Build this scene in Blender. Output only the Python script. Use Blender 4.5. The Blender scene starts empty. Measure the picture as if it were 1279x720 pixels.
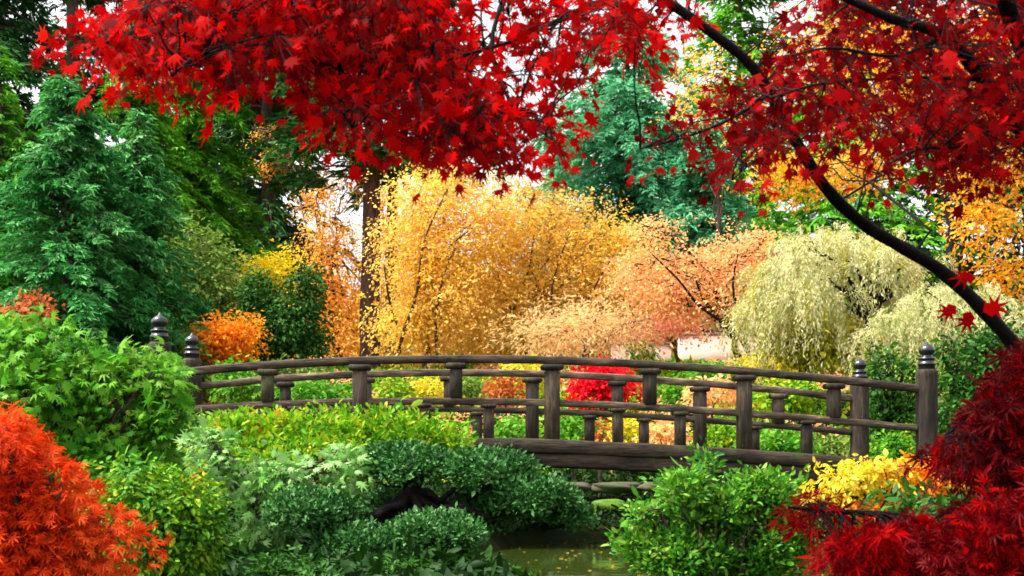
import bpy, math
import numpy as np
from mathutils import Vector

R = math.radians
sc = bpy.context.scene
col = sc.collection
rng = np.random.default_rng(11)

# ------------------------------------------------------------------ camera, light, exposure
F, CX, HY, EYE = 1544.0, 640.0, 580.0, 1.1      # focal length in photo pixels, principal column, horizon row, eye height
cam_d = bpy.data.cameras.new('camera')
cam = bpy.data.objects.new('camera', cam_d)
col.objects.link(cam)
cam.location = (0, 0, EYE)
cam.rotation_euler = (R(90), 0, 0)
cam_d.sensor_width = 36
cam_d.lens = F / 1279 * 36
cam_d.shift_y = (HY - 360) / 1279
cam_d.clip_start = 0.05
cam_d.clip_end = 3000
cam_d.dof.use_dof = True
cam_d.dof.focus_distance = 14
cam_d.dof.aperture_fstop = 9
sc.camera = cam

SUN_EL, SUN_AZ = 62, -100                          # azimuth: degrees from +Y towards +X
world = bpy.data.worlds.new('World')
sc.world = world
world.use_nodes = True
nt = world.node_tree
nt.nodes.clear()
sky = nt.nodes.new('ShaderNodeTexSky')
sky.sky_type = 'NISHITA'
sky.sun_disc = False
sky.sun_elevation = R(SUN_EL)
sky.sun_rotation = R(SUN_AZ)
sky.air_density, sky.dust_density, sky.ozone_density = 1.2, 5.0, 1.0
hsv = nt.nodes.new('ShaderNodeHueSaturation')     # overcast: the blue is mostly gone
hsv.inputs['Saturation'].default_value = 0.12
bg = nt.nodes.new('ShaderNodeBackground')
bg.inputs['Strength'].default_value = 0.085
wo = nt.nodes.new('ShaderNodeOutputWorld')
nt.links.new(sky.outputs[0], hsv.inputs['Color'])
nt.links.new(hsv.outputs[0], bg.inputs['Color'])
nt.links.new(bg.outputs[0], wo.inputs[0])

sun_d = bpy.data.lights.new('sun', 'SUN')
sun_d.energy = 1.5
sun_d.angle = R(10)
sun_d.color = (1.0, 0.95, 0.86)
sun = bpy.data.objects.new('sun', sun_d)
col.objects.link(sun)
az, el = R(SUN_AZ), R(SUN_EL)
to_sun = Vector((math.sin(az) * math.cos(el), math.cos(az) * math.cos(el), math.sin(el)))
sun.rotation_euler = to_sun.to_track_quat('Z', 'Y').to_euler()
sun.location = (0, 0, 40)

sc.view_settings.view_transform = 'Standard'
sc.view_settings.look = 'None'
sc.view_settings.exposure = 2.4
sc.view_settings.gamma = 1
sc.cycles.max_bounces = 5
sc.cycles.diffuse_bounces = 3
sc.cycles.glossy_bounces = 2
sc.cycles.transmission_bounces = 3
sc.cycles.filter_width = 1.7


# ------------------------------------------------------------------ helpers
def P(px, py, Z):
    return np.array([(px - CX) / F * Z, Z, EYE + (HY - py) / F * Z])


def nrm(v):
    return v / np.maximum(np.linalg.norm(v, axis=-1, keepdims=True), 1e-9)


def smooth(a, b, x):
    t = np.clip((x - a) / (b - a), 0, 1)
    return t * t * (3 - 2 * t)


def height(x, y):
    x = np.asarray(x, float); y = np.asarray(y, float)
    h = np.interp(y, [-60, 0, 4, 9, 14, 18, 20, 26, 33, 45, 62, 120, 400], [0.3, 0.25, 0.3, 0.45, 0.5, 0.15, 0.3, 2.1, 3.6, 5.2, 8.2, 11.0, 14.0])
    h = h + 0.45 * smooth(2.5, 6, -x) * smooth(9, 15, y) * smooth(26, 19, y)
    h = h + 0.08 * np.sin(x * 0.9 + 1.3) * np.cos(y * 0.7) + 0.25 * np.sin(x * 0.21) * smooth(22, 40, y)
    q = np.sqrt(((x - 1.6) / 2.15) ** 2 + ((y - 12.3) / 6.3) ** 2)
    pond = smooth(1.12, 0.8, q)
    return h * (1 - pond) + (-0.55) * pond


def thing(name, label, cat, loc=(0, 0, 0), group=None):
    o = bpy.data.objects.new(name, None)
    o.empty_display_size = 0.2
    col.objects.link(o)
    o.location = tuple(float(a) for a in loc)
    o['label'] = label
    o['category'] = cat
    if group:
        o['group'] = group
    return o


def mesh_obj(name, parts, mats, parent=None, smooth_shade=False):
    """parts: (V, F, material index). World coordinates; shifted to the top-level parent's base."""
    off = np.zeros(3)
    p = parent
    while p is not None:
        off = off + np.array(p.location)
        p = p.parent
    Vs, loops, starts, totals, mis = [], [], [], [], []
    nv = nl = 0
    for part in parts:
        V, Fc = part[0], part[1]
        mi = part[2] if len(part) > 2 else 0
        V = np.asarray(V, float); Fc = np.asarray(Fc, np.int64)
        if len(Fc) == 0:
            continue
        k = Fc.shape[1]
        Vs.append(V)
        loops.append((Fc + nv).ravel())
        starts.append(nl + np.arange(len(Fc)) * k)
        totals.append(np.full(len(Fc), k))
        mis.append(np.full(len(Fc), mi) if np.isscalar(mi) else np.asarray(mi))
        nv += len(V); nl += len(Fc) * k
    V = np.concatenate(Vs) - off
    L = np.concatenate(loops); S = np.concatenate(starts); T = np.concatenate(totals); M = np.concatenate(mis)
    me = bpy.data.meshes.new(name)
    me.vertices.add(len(V)); me.vertices.foreach_set('co', V.astype(np.float32).ravel())
    me.loops.add(len(L)); me.loops.foreach_set('vertex_index', L.astype(np.int32))
    me.polygons.add(len(S)); me.polygons.foreach_set('loop_start', S.astype(np.int32))
    me.polygons.foreach_set('loop_total', T.astype(np.int32))
    me.polygons.foreach_set('material_index', M.astype(np.int32))
    if smooth_shade:
        me.polygons.foreach_set('use_smooth', np.ones(len(S), bool))
    me.update(calc_edges=True)
    for m in (mats if isinstance(mats, (list, tuple)) else [mats]):
        me.materials.append(m)
    o = bpy.data.objects.new(name, me)
    col.objects.link(o)
    if parent is not None:
        o.parent = parent
    return o


def tube(pts, rad, seg=7):
    pts = np.asarray(pts, float); n = len(pts)
    rad = np.broadcast_to(np.asarray(rad, float), (n,))
    tan = nrm(np.gradient(pts, axis=0))
    ref = np.array([0, 0, 1.0]) if abs(tan[0][2]) < 0.8 else np.array([1.0, 0, 0])
    a = nrm(np.cross(tan, np.broadcast_to(ref, tan.shape)))
    for i in range(1, n):
        v = a[i - 1] - tan[i] * np.dot(a[i - 1], tan[i])
        a[i] = v / max(np.linalg.norm(v), 1e-9)
    b = np.cross(tan, a)
    th = np.arange(seg) / seg * 2 * np.pi
    ring = pts[:, None, :] + rad[:, None, None] * (np.cos(th)[None, :, None] * a[:, None, :] + np.sin(th)[None, :, None] * b[:, None, :])
    V = ring.reshape(-1, 3)
    i = np.arange(n - 1)[:, None] * seg; j = np.arange(seg)[None, :]
    Fq = np.stack([i + j, i + (j + 1) % seg, i + seg + (j + 1) % seg, i + seg + j], -1).reshape(-1, 4)
    return V, Fq


def curve(p0, p1, n=7, bend=(0, 0, 0), wob=0.0):
    t = np.linspace(0, 1, n)[:, None]
    p0 = np.asarray(p0, float); p1 = np.asarray(p1, float)
    c = p0 + (p1 - p0) * t + np.asarray(bend, float) * (4 * t * (1 - t))
    if wob:
        w = rng.normal(0, wob, (n, 3)); w[0] = 0; w[-1] = 0
        c = c + w
    return c


def resample(pts, n):
    pts = np.asarray(pts, float)
    d = np.concatenate([[0], np.cumsum(np.linalg.norm(np.diff(pts, axis=0), axis=1))])
    # smooth (Catmull-Rom) resampling
    out = []
    for s in np.linspace(0, d[-1], n):
        k = min(max(np.searchsorted(d, s) - 1, 0), len(pts) - 2)
        u = (s - d[k]) / max(d[k + 1] - d[k], 1e-9)
        p0 = pts[max(k - 1, 0)]; p1 = pts[k]; p2 = pts[k + 1]; p3 = pts[min(k + 2, len(pts) - 1)]
        out.append(0.5 * ((2 * p1) + (-p0 + p2) * u + (2 * p0 - 5 * p1 + 4 * p2 - p3) * u * u + (-p0 + 3 * p1 - 3 * p2 + p3) * u ** 3))
    return np.array(out)


def box(c, sx, sy, sz, yaw=0.0, ch=0.0):
    """chamfered upright box: c = centre of its bottom"""
    hx, hy = sx / 2, sy / 2
    if ch <= 0:
        o = np.array([[-hx, -hy], [hx, -hy], [hx, hy], [-hx, hy]])
        zs = [(0, 1), (sz, 1)]
    else:
        o = np.array([[-hx + ch, -hy], [hx - ch, -hy], [hx, -hy + ch], [hx, hy - ch], [hx - ch, hy], [-hx + ch, hy], [-hx, hy - ch], [-hx, -hy + ch]])
        f = 1 - ch / max(min(hx, hy), 1e-6)
        zs = [(0, f), (ch, 1), (sz - ch, 1), (sz, f)]
    k = len(o); ca, sa = math.cos(yaw), math.sin(yaw)
    V = []
    for z, f in zs:
        for x, y in o * f:
            V.append((c[0] + x * ca - y * sa, c[1] + x * sa + y * ca, c[2] + z))
    V = np.array(V); nz = len(zs)
    i = np.arange(nz - 1)[:, None] * k; j = np.arange(k)[None, :]
    Fq = np.stack([i + j, i + (j + 1) % k, i + k + (j + 1) % k, i + k + j], -1).reshape(-1, 4)
    cap = np.array([list(range(k))[::-1], [(nz - 1) * k + q for q in range(k)]])
    return [(V, Fq), (V.copy(), cap)]


def sweep(pts, w, h, ch=0.02, jit=0.0):
    """beam of chamfered rectangular section along pts (section upright); pts = centre line"""
    pts = np.asarray(pts, float); n = len(pts)
    tan = nrm(np.gradient(pts, axis=0))
    side = nrm(np.cross(tan, np.array([0, 0, 1.0])))
    up = np.cross(side, tan)
    hw, hh = w / 2, h / 2
    o = np.array([[-hw + ch, -hh], [hw - ch, -hh], [hw, -hh + ch], [hw, hh - ch], [hw - ch, hh], [-hw + ch, hh], [-hw, hh - ch], [-hw, -hh + ch]])
    k = 8
    V = pts[:, None, :] + o[None, :, 0, None] * side[:, None, :] + o[None, :, 1, None] * up[:, None, :]
    if jit:
        V = V + rng.normal(0, jit, (n, 1, 3)) * np.array([0, 1, 1]) + rng.normal(0, jit * 0.5, V.shape)
    V = V.reshape(-1, 3)
    i = np.arange(n - 1)[:, None] * k; j = np.arange(k)[None, :]
    Fq = np.stack([i + j, i + k + j, i + k + (j + 1) % k, i + (j + 1) % k], -1).reshape(-1, 4)
    cap = np.array([list(range(k)), [(n - 1) * k + q for q in range(k)][::-1]])
    return [(V, Fq), (V.copy(), cap)]


def lathe(c, prof, seg=20):
    th = np.arange(seg) / seg * 2 * np.pi
    V = np.array([[c[0] + r * math.cos(a), c[1] + r * math.sin(a), c[2] + z] for r, z in prof for a in th])
    n = len(prof)
    i = np.arange(n - 1)[:, None] * seg; j = np.arange(seg)[None, :]
    Fq = np.stack([i + j, i + (j + 1) % seg, i + seg + (j + 1) % seg, i + seg + j], -1).reshape(-1, 4)
    return V, Fq


# ------------------------------------------------------------------ materials
def mat(name):
    m = bpy.data.materials.new(name)
    m.use_nodes = True
    m.node_tree.nodes.clear()
    return m, m.node_tree.nodes, m.node_tree.links


def ramp(ns, cols, pos=None):
    r = ns.new('ShaderNodeValToRGB')
    e = r.color_ramp.elements
    pos = pos or [i / max(len(cols) - 1, 1) for i in range(len(cols))]
    e[0].position, e[0].color = pos[0], (*cols[0], 1)
    e[1].position, e[1].color = pos[-1], (*cols[-1], 1)
    for p_, c_ in list(zip(pos, cols))[1:-1]:
        x = e.new(p_); x.color = (*c_, 1)
    return r


LEAFS = {}


def leaf_mat(name, cols, trans=0.35, rough=0.45, spec=0.35, nscale=1.2, nmix=0.45):
    rough, spec = rough + 0.12, spec * 0.35
    if cols[-1][1] > cols[-1][0]:                     # greens
        cols = [tuple((1.0 if any(w_ in name for w_ in ('conifer', 'cypress', 'fir')) else 0.72) * v for v in c) for c in cols]
    """colour per leaf: random per island blended with a broad noise; thin leaf = principled + translucent"""
    if name in LEAFS:
        return LEAFS[name]
    m, ns, ls = mat(name)
    g = ns.new('ShaderNodeNewGeometry')
    tc = ns.new('ShaderNodeTexCoord')
    nz = ns.new('ShaderNodeTexNoise')
    nz.inputs['Scale'].default_value = nscale
    nz.inputs['Detail'].default_value = 3
    ls.new(tc.outputs['Object'], nz.inputs['Vector'])
    mr = ns.new('ShaderNodeMapRange')
    mr.inputs['From Min'].default_value = 0.3
    mr.inputs['From Max'].default_value = 0.7
    ls.new(nz.outputs['Fac'], mr.inputs['Value'])
    mx = ns.new('ShaderNodeMix')
    mx.data_type = 'FLOAT'
    mx.inputs[0].default_value = nmix
    ls.new(g.outputs['Random Per Island'], mx.inputs[2])
    ls.new(mr.outputs[0], mx.inputs[3])
    r = ramp(ns, cols)
    ls.new(mx.outputs[0], r.inputs['Fac'])
    p = ns.new('ShaderNodeBsdfPrincipled')
    p.inputs['Roughness'].default_value = rough
    p.inputs['Specular IOR Level'].default_value = spec
    t = ns.new('ShaderNodeBsdfTranslucent')
    ls.new(r.outputs[0], p.inputs['Base Color'])
    ls.new(r.outputs[0], t.inputs['Color'])
    ms = ns.new('ShaderNodeMixShader')
    ms.inputs[0].default_value = trans
    ls.new(p.outputs[0], ms.inputs[1]); ls.new(t.outputs[0], ms.inputs[2])
    o = ns.new('ShaderNodeOutputMaterial')
    ls.new(ms.outputs[0], o.inputs[0])
    LEAFS[name] = m
    return m


def solid_mat(name, cols, scale=4.0, stretch=(1, 1, 1), rough=0.8, bump=0.3, bscale=None, spec=0.3, detail=6):
    m, ns, ls = mat(name)
    tc = ns.new('ShaderNodeTexCoord')
    mp = ns.new('ShaderNodeMapping')
    mp.inputs['Scale'].default_value = stretch
    ls.new(tc.outputs['Object'], mp.inputs['Vector'])
    nz = ns.new('ShaderNodeTexNoise')
    nz.inputs['Scale'].default_value = scale
    nz.inputs['Detail'].default_value = detail
    nz.inputs['Roughness'].default_value = 0.65
    ls.new(mp.outputs[0], nz.inputs['Vector'])
    mr = ns.new('ShaderNodeMapRange')
    mr.inputs['From Min'].default_value = 0.28
    mr.inputs['From Max'].default_value = 0.72
    ls.new(nz.outputs['Fac'], mr.inputs['Value'])
    r = ramp(ns, cols)
    ls.new(mr.outputs[0], r.inputs['Fac'])
    p = ns.new('ShaderNodeBsdfPrincipled')
    p.inputs['Roughness'].default_value = rough
    p.inputs['Specular IOR Level'].default_value = spec
    csock = r.outputs[0]
    if 'wood' in name:                                # stains, moss and a tone of its own for each piece
        oi = ns.new('ShaderNodeObjectInfo')
        v = ns.new('ShaderNodeMapRange'); v.inputs['To Min'].default_value = 0.6; v.inputs['To Max'].default_value = 1.35
        ls.new(oi.outputs['Random'], v.inputs['Value'])
        n3 = ns.new('ShaderNodeTexNoise'); n3.inputs['Scale'].default_value = 1.7; n3.inputs['Detail'].default_value = 5
        ls.new(tc.outputs['Object'], n3.inputs['Vector'])
        v3 = ns.new('ShaderNodeMapRange'); v3.inputs['From Min'].default_value = 0.35; v3.inputs['From Max'].default_value = 0.65
        v3.inputs['To Min'].default_value = 0.45; v3.inputs['To Max'].default_value = 1.25
        ls.new(n3.outputs['Fac'], v3.inputs['Value'])
        mm = ns.new('ShaderNodeMath'); mm.operation = 'MULTIPLY'
        ls.new(v.outputs[0], mm.inputs[0]); ls.new(v3.outputs[0], mm.inputs[1])
        hs = ns.new('ShaderNodeHueSaturation'); ls.new(mm.outputs[0], hs.inputs['Value']); ls.new(csock, hs.inputs['Color'])
        n4 = ns.new('ShaderNodeTexNoise'); n4.inputs['Scale'].default_value = 3.3; n4.inputs['Detail'].default_value = 8
        n4.inputs['Roughness'].default_value = 0.7
        ls.new(tc.outputs['Object'], n4.inputs['Vector'])
        v4 = ns.new('ShaderNodeMapRange'); v4.inputs['From Min'].default_value = 0.54; v4.inputs['From Max'].default_value = 0.68; v4.inputs['To Max'].default_value = 0.7
        ls.new(n4.outputs['Fac'], v4.inputs['Value'])
        mo = ns.new('ShaderNodeMix'); mo.data_type = 'RGBA'
        ls.new(v4.outputs[0], mo.inputs[0]); ls.new(hs.outputs[0], mo.inputs[6]); mo.inputs[7].default_value = (0.055, 0.065, 0.016, 1)
        csock = mo.outputs[2]
    ls.new(csock, p.inputs['Base Color'])
    n2 = ns.new('ShaderNodeTexNoise')
    n2.inputs['Scale'].default_value = bscale or scale * 3
    n2.inputs['Detail'].default_value = 5
    ls.new(mp.outputs[0], n2.inputs['Vector'])
    b = ns.new('ShaderNodeBump')
    b.inputs['Strength'].default_value = bump
    b.inputs['Distance'].default_value = 0.02
    ls.new(n2.outputs['Fac'], b.inputs['Height'])
    ls.new(b.outputs[0], p.inputs['Normal'])
    o = ns.new('ShaderNodeOutputMaterial')
    ls.new(p.outputs[0], o.inputs[0])
    return m


WOODC = [(0.007, 0.005, 0.003), (0.038, 0.025, 0.016), (0.1, 0.066, 0.042), (0.24, 0.17, 0.115)]
M_RAIL = solid_mat('weathered_rail_wood', WOODC, 5, (0.5, 5, 5), 0.75, 0.5)
M_POST = solid_mat('weathered_post_wood', [(0.01, 0.008, 0.005), (0.034, 0.022, 0.013), (0.095, 0.064, 0.037)], 6, (4, 4, 0.5), 0.8, 0.6)
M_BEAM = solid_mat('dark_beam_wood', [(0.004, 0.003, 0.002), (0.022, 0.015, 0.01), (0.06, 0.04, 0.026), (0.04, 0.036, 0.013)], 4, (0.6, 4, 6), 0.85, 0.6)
M_CAP = solid_mat('black_finial_metal', [(0.006, 0.006, 0.007), (0.02, 0.02, 0.022)], 9, rough=0.22, bump=0.05, spec=0.6)
M_BARK = solid_mat('brown_bark', [(0.02, 0.012, 0.008), (0.06, 0.038, 0.028), (0.12, 0.08, 0.06)], 5, (3, 3, 0.6), 0.9, 0.9)
M_REDBARK = solid_mat('reddish_pine_bark', [(0.03, 0.014, 0.012), (0.11, 0.055, 0.045), (0.2, 0.11, 0.09)], 4, (3, 3, 0.5), 0.9, 1.0)
M_DARKBARK = solid_mat('dark_maple_bark', [(0.002, 0.0015, 0.0015), (0.006, 0.004, 0.004), (0.014, 0.009, 0.008)], 12, (2, 2, 0.8), 0.85, 0.6, spec=0.15)
M_SOIL = solid_mat('soil_and_moss', [(0.003, 0.003, 0.002), (0.008, 0.009, 0.003), (0.014, 0.024, 0.005), (0.02, 0.014, 0.006)], 0.9, rough=0.95, bump=0.6, bscale=14, spec=0.04)
M_STONE = solid_mat('mossy_stone', [(0.02, 0.018, 0.014), (0.075, 0.06, 0.045), (0.04, 0.055, 0.012), (0.13, 0.1, 0.075)], 3, rough=0.85, bump=0.8, bscale=9)
M_MOSS = solid_mat('green_moss', [(0.02, 0.05, 0.004), (0.06, 0.14, 0.008), (0.11, 0.2, 0.014)], 6, rough=0.95, bump=1.0, bscale=30)
M_WALL = solid_mat('pink_plaster', [(0.74, 0.56, 0.47), (0.82, 0.65, 0.56), (0.88, 0.73, 0.64)], 1.2, rough=0.9, bump=0.15)
M_WALLCAP = solid_mat('grey_wall_cap', [(0.12, 0.1, 0.09), (0.25, 0.2, 0.18)], 3, rough=0.9)

L = leaf_mat
RED = L('scarlet_maple_leaf', [(0.12, 0.0, 0.001), (0.4, 0.001, 0.0015), (0.66, 0.002, 0.002), (0.8, 0.012, 0.005)], 0.58, 0.45, 0.06, 2.0, 0.4)
DARKRED = L('shade_highlight_maple_leaf', [(0.06, 0.0, 0.001), (0.16, 0.0005, 0.0015), (0.32, 0.001, 0.002), (0.5, 0.003, 0.003)], 0.45, 0.45, 0.08, 2.0, 0.4)  # painted canopy shade on the scarlet maple, painted highlights on the crimson one
WINE = L('wine_maple_leaf', [(0.03, 0.0, 0.001), (0.08, 0.0, 0.002), (0.15, 0.0005, 0.003), (0.24, 0.002, 0.005)], 0.3, 0.4, 0.25, 2.0, 0.4)
LACE_ORANGE = L('orange_lace_leaf', [(0.4, 0.012, 0.002), (0.65, 0.035, 0.003), (0.72, 0.06, 0.006), (0.74, 0.11, 0.02), (0.5, 0.015, 0.004)], 0.4, 0.45, 0.2, 2.0, 0.5)
YELLOW = L('yellow_leaf', [(0.96, 0.44, 0.03), (0.97, 0.6, 0.06), (0.97, 0.7, 0.16), (0.96, 0.54, 0.13), (0.97, 0.78, 0.42)], 0.62, 0.5, 0.2, 0.5, 0.5)
GOLD = L('orange_gold_leaf', [(0.9, 0.28, 0.03), (0.94, 0.42, 0.05), (0.94, 0.55, 0.1), (0.9, 0.38, 0.14)], 0.55, 0.5, 0.2, 0.5, 0.5)
PEACH = L('peach_leaf', [(0.9, 0.28, 0.1), (0.94, 0.46, 0.22), (0.94, 0.6, 0.2), (0.9, 0.34, 0.18), (0.94, 0.66, 0.45)], 0.5, 0.5, 0.2, 0.5, 0.5)
PINK = L('pink_leaf', [(0.75, 0.16, 0.12), (0.85, 0.3, 0.22), (0.85, 0.42, 0.3)], 0.4, 0.5, 0.2, 0.8, 0.4)
BUFF = L('buff_twig_leaf', [(0.7, 0.42, 0.1), (0.85, 0.52, 0.22), (0.88, 0.58, 0.3), (0.75, 0.55, 0.12)], 0.5, 0.5, 0.2, 0.5, 0.5)
PUREYEL = L('lemon_leaf', [(0.85, 0.6, 0.01), (0.9, 0.72, 0.02), (0.9, 0.78, 0.08)], 0.45, 0.5, 0.2, 1, 0.4)
ORANGE = L('bright_orange_leaf', [(0.85, 0.2, 0.01), (0.9, 0.3, 0.015), (0.9, 0.4, 0.03)], 0.45, 0.5, 0.2, 1, 0.4)
SCARLET = L('scarlet_shrub_leaf', [(0.55, 0.0, 0.01), (0.75, 0.005, 0.02), (0.85, 0.03, 0.03)], 0.35, 0.5, 0.2, 1, 0.4)
WILLOW = L('pale_weeping_leaf', [(0.22, 0.36, 0.06), (0.5, 0.56, 0.2), (0.84, 0.72, 0.44), (0.4, 0.48, 0.12), (0.92, 0.84, 0.62)], 0.4, 0.5, 0.2, 0.9, 0.5)
OLIVE = L('olive_yellow_leaf', [(0.25, 0.3, 0.015), (0.48, 0.46, 0.03), (0.68, 0.58, 0.06), (0.36, 0.38, 0.02)], 0.4, 0.5, 0.2, 0.6, 0.5)
FIR = L('dark_conifer_leaf', [(0.004, 0.03, 0.01), (0.012, 0.075, 0.015), (0.035, 0.14, 0.02), (0.07, 0.2, 0.03)], 0.2, 0.5, 0.3, 0.5, 0.5)
GREENFIR = L('green_conifer_leaf', [(0.015, 0.11, 0.005), (0.055, 0.26, 0.01), (0.13, 0.4, 0.018), (0.24, 0.5, 0.04)], 0.25, 0.5, 0.3, 0.5, 0.5)
CYPRESS = L('blue_green_cypress_leaf', [(0.005, 0.06, 0.01), (0.025, 0.2, 0.035), (0.09, 0.36, 0.08), (0.36, 0.6, 0.28)], 0.25, 0.45, 0.3, 0.6, 0.45)
BLUEFIR = L('blue_fir_leaf', [(0.03, 0.18, 0.1), (0.09, 0.42, 0.2), (0.2, 0.6, 0.3), (0.34, 0.7, 0.38)], 0.25, 0.5, 0.3, 0.25, 0.55)
PALEGREEN = L('pale_green_leaf', [(0.06, 0.16, 0.012), (0.16, 0.3, 0.03), (0.3, 0.42, 0.08), (0.42, 0.5, 0.16)], 0.35, 0.5, 0.3, 0.8, 0.45)
FRESH = L('fresh_green_leaf', [(0.03, 0.2, 0.006), (0.09, 0.38, 0.015), (0.2, 0.52, 0.03), (0.4, 0.62, 0.12)], 0.4, 0.4, 0.35, 1.6, 0.4)
MINT = L('mint_green_leaf', [(0.06, 0.26, 0.015), (0.18, 0.48, 0.07), (0.36, 0.62, 0.2), (0.55, 0.74, 0.38)], 0.35, 0.4, 0.35, 1.6, 0.4)
LIME = L('lime_azalea_leaf', [(0.02, 0.11, 0.003), (0.07, 0.25, 0.006), (0.16, 0.36, 0.009), (0.32, 0.42, 0.015), (0.7, 0.32, 0.03)], 0.35, 0.4, 0.35, 1.5, 0.3)
DEEPGREEN = L('deep_green_leaf', [(0.008, 0.05, 0.005), (0.025, 0.12, 0.01), (0.06, 0.2, 0.02), (0.1, 0.28, 0.025)], 0.25, 0.4, 0.4, 1.5, 0.4)
JUNIPER = L('dark_juniper_leaf', [(0.006, 0.045, 0.005), (0.02, 0.12, 0.015), (0.055, 0.22, 0.035), (0.18, 0.4, 0.12)], 0.15, 0.4, 0.5, 2.0, 0.25)
GLOSSY = L('glossy_green_leaf', [(0.015, 0.12, 0.008), (0.05, 0.28, 0.015), (0.16, 0.46, 0.03), (0.5, 0.66, 0.1)], 0.3, 0.35, 0.45, 1.5, 0.3)
YELGREEN = L('yellow_green_leaf', [(0.3, 0.4, 0.015), (0.6, 0.56, 0.03), (0.85, 0.6, 0.04), (0.7, 0.6, 0.1)], 0.4, 0.4, 0.3, 1.5, 0.4)
RUST = L('rust_leaf', [(0.25, 0.05, 0.01), (0.5, 0.12, 0.03), (0.6, 0.22, 0.06)], 0.35, 0.5, 0.2, 1, 0.4)

# ------------------------------------------------------------------ leaf templates (x = leaf axis, unit length)


def star(tips, valley, cx=0.38):
    V = [(cx, 0, 0.03)]
    out = [(-0.02, 0.0, 0.0)]
    side = []
    n = len(tips)
    for k, (a, r) in enumerate(tips):            # tips from the stem side round to the point
        a = R(a)
        side.append((cx + math.cos(a) * r, math.sin(a) * r, -0.1 * r))
        if k < n - 1:
            a2 = R((tips[k][0] + tips[k + 1][0]) / 2)
            side.append((cx + math.cos(a2) * valley, math.sin(a2) * valley, 0.03))
    out += side
    mirror = [(x, -y, z) for x, y, z in side[:-1]][::-1]
    out += mirror
    V += out
    k = len(out)
    Ft = [(0, 1 + i, 1 + (i + 1) % k) for i in range(k)]
    return np.array(V, float), np.array(Ft)


def multi(lobes, w, x0=0.3, zt=-0.05):
    V, Ft = [], []
    for a, r in lobes:
        a = R(a); ca, sa = math.cos(a), math.sin(a); k = len(V)
        for lx, ly, lz in ((0, 0, 0), (0.5, w, 0.02), (1, 0, zt), (0.5, -w, 0.02)):
            x = lx * r; y = ly * r
            V.append((x0 + x * ca - y * sa, x * sa + y * ca, lz))
        Ft += [(k, k + 1, k + 2), (k, k + 2, k + 3)]
    return np.array(V, float), np.array(Ft)


TPL = {
    'diamond': (np.array([(0, 0, 0), (0.45, 0.27, 0.07), (1, 0, -0.04), (0.45, -0.27, 0.07)], float), np.array([(0, 2, 1), (0, 3, 2)])),
    'oval': (np.array([(0, 0, 0), (0.3, 0.2, 0.05), (0.7, 0.19, 0.04), (1, 0, -0.04), (0.7, -0.19, 0.04), (0.3, -0.2, 0.05)], float), np.array([(0, 3, 2), (0, 2, 1), (0, 4, 3), (0, 5, 4)])),
    'blade': (np.array([(0, 0, 0), (0.4, 0.1, 0.03), (1, 0, -0.06), (0.4, -0.1, 0.03)], float), np.array([(0, 2, 1), (0, 3, 2)])),
    'maple': star([(128, 0.34), (84, 0.5), (42, 0.58), (0, 0.64)], 0.2),
    'lace': multi([(0, 0.7), (32, 0.66), (-32, 0.66), (68, 0.55), (-68, 0.55), (110, 0.38), (-110, 0.38)], 0.085),
    'frond': multi([(0, 1.0), (34, 0.6), (-34, 0.6), (58, 0.42), (-58, 0.42)], 0.11, 0.0, -0.08),
}
AREA = {}
for k_, (v_, f_) in TPL.items():
    AREA[k_] = float(sum(0.5 * np.linalg.norm(np.cross(v_[b] - v_[a], v_[c] - v_[a])) for a, b, c in f_))


def place_leaves(pos, axis, normal, size, tpl):
    v, f = TPL[tpl]
    axis = nrm(axis)
    b = nrm(np.cross(normal, axis))
    n = np.cross(axis, b)
    size = np.broadcast_to(size, (len(pos),))
    curl = rng.uniform(-0.6, 3.2, len(pos))[:, None, None]
    V = pos[:, None, :] + size[:, None, None] * (v[None, :, 0, None] * axis[:, None, :] + v[None, :, 1, None] * b[:, None, :] + v[None, :, 2, None] * curl * n[:, None, :])
    Fc = f[None] + (np.arange(len(pos)) * len(v))[:, None, None]
    return V.reshape(-1, 3), Fc.reshape(-1, 3)


def rdir(n):
    return nrm(rng.normal(0, 1, (n, 3)))


def spray_leaves(cen, out, rs, k, size, tpl, up=0.6, face=0.0, droop=0.35, thick=0.3, sjit=0.3):
    """k leaves round each spray centre, laid out as a tilted disc"""
    M = len(cen)
    n = nrm(up * np.array([0, 0, 1.0]) + (1 - up) * out + rng.normal(0, 0.3, (M, 3)) + face * np.array([0, -1.0, 0]))
    a = nrm(np.cross(n, rdir(M))); b = np.cross(n, a)
    th = rng.uniform(0, 2 * np.pi, (M, k)); rr = np.sqrt(rng.uniform(0, 1, (M, k))) * np.broadcast_to(np.asarray(rs), (M,))[:, None]
    rad = np.cos(th)[..., None] * a[:, None] + np.sin(th)[..., None] * b[:, None]
    pos = cen[:, None] + rr[..., None] * rad + n[:, None] * rng.normal(0, 1, (M, k))[..., None] * (thick * np.broadcast_to(np.asarray(rs), (M,))[:, None, None])
    pos[..., 2] -= droop * rr ** 2 / np.maximum(np.broadcast_to(np.asarray(rs), (M,))[:, None], 1e-6)
    axis = rad + 0.35 * rng.normal(0, 1, pos.shape) + np.array([0, 0, -droop]) + 0.25 * out[:, None]
    nn = n[:, None] + 0.45 * rng.normal(0, 1, pos.shape)
    s = size * np.exp(rng.normal(0, sjit, M * k))
    return place_leaves(pos.reshape(-1, 3), axis.reshape(-1, 3), nn.reshape(-1, 3), s, tpl)


def lumpy(d, k=9, amp=0.45, sharp=8):
    lobes = rdir(k)
    w = np.max(np.clip(d @ lobes.T, 0, 1) ** sharp, axis=1)
    return (1 - amp) + amp * w * 1.15


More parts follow.
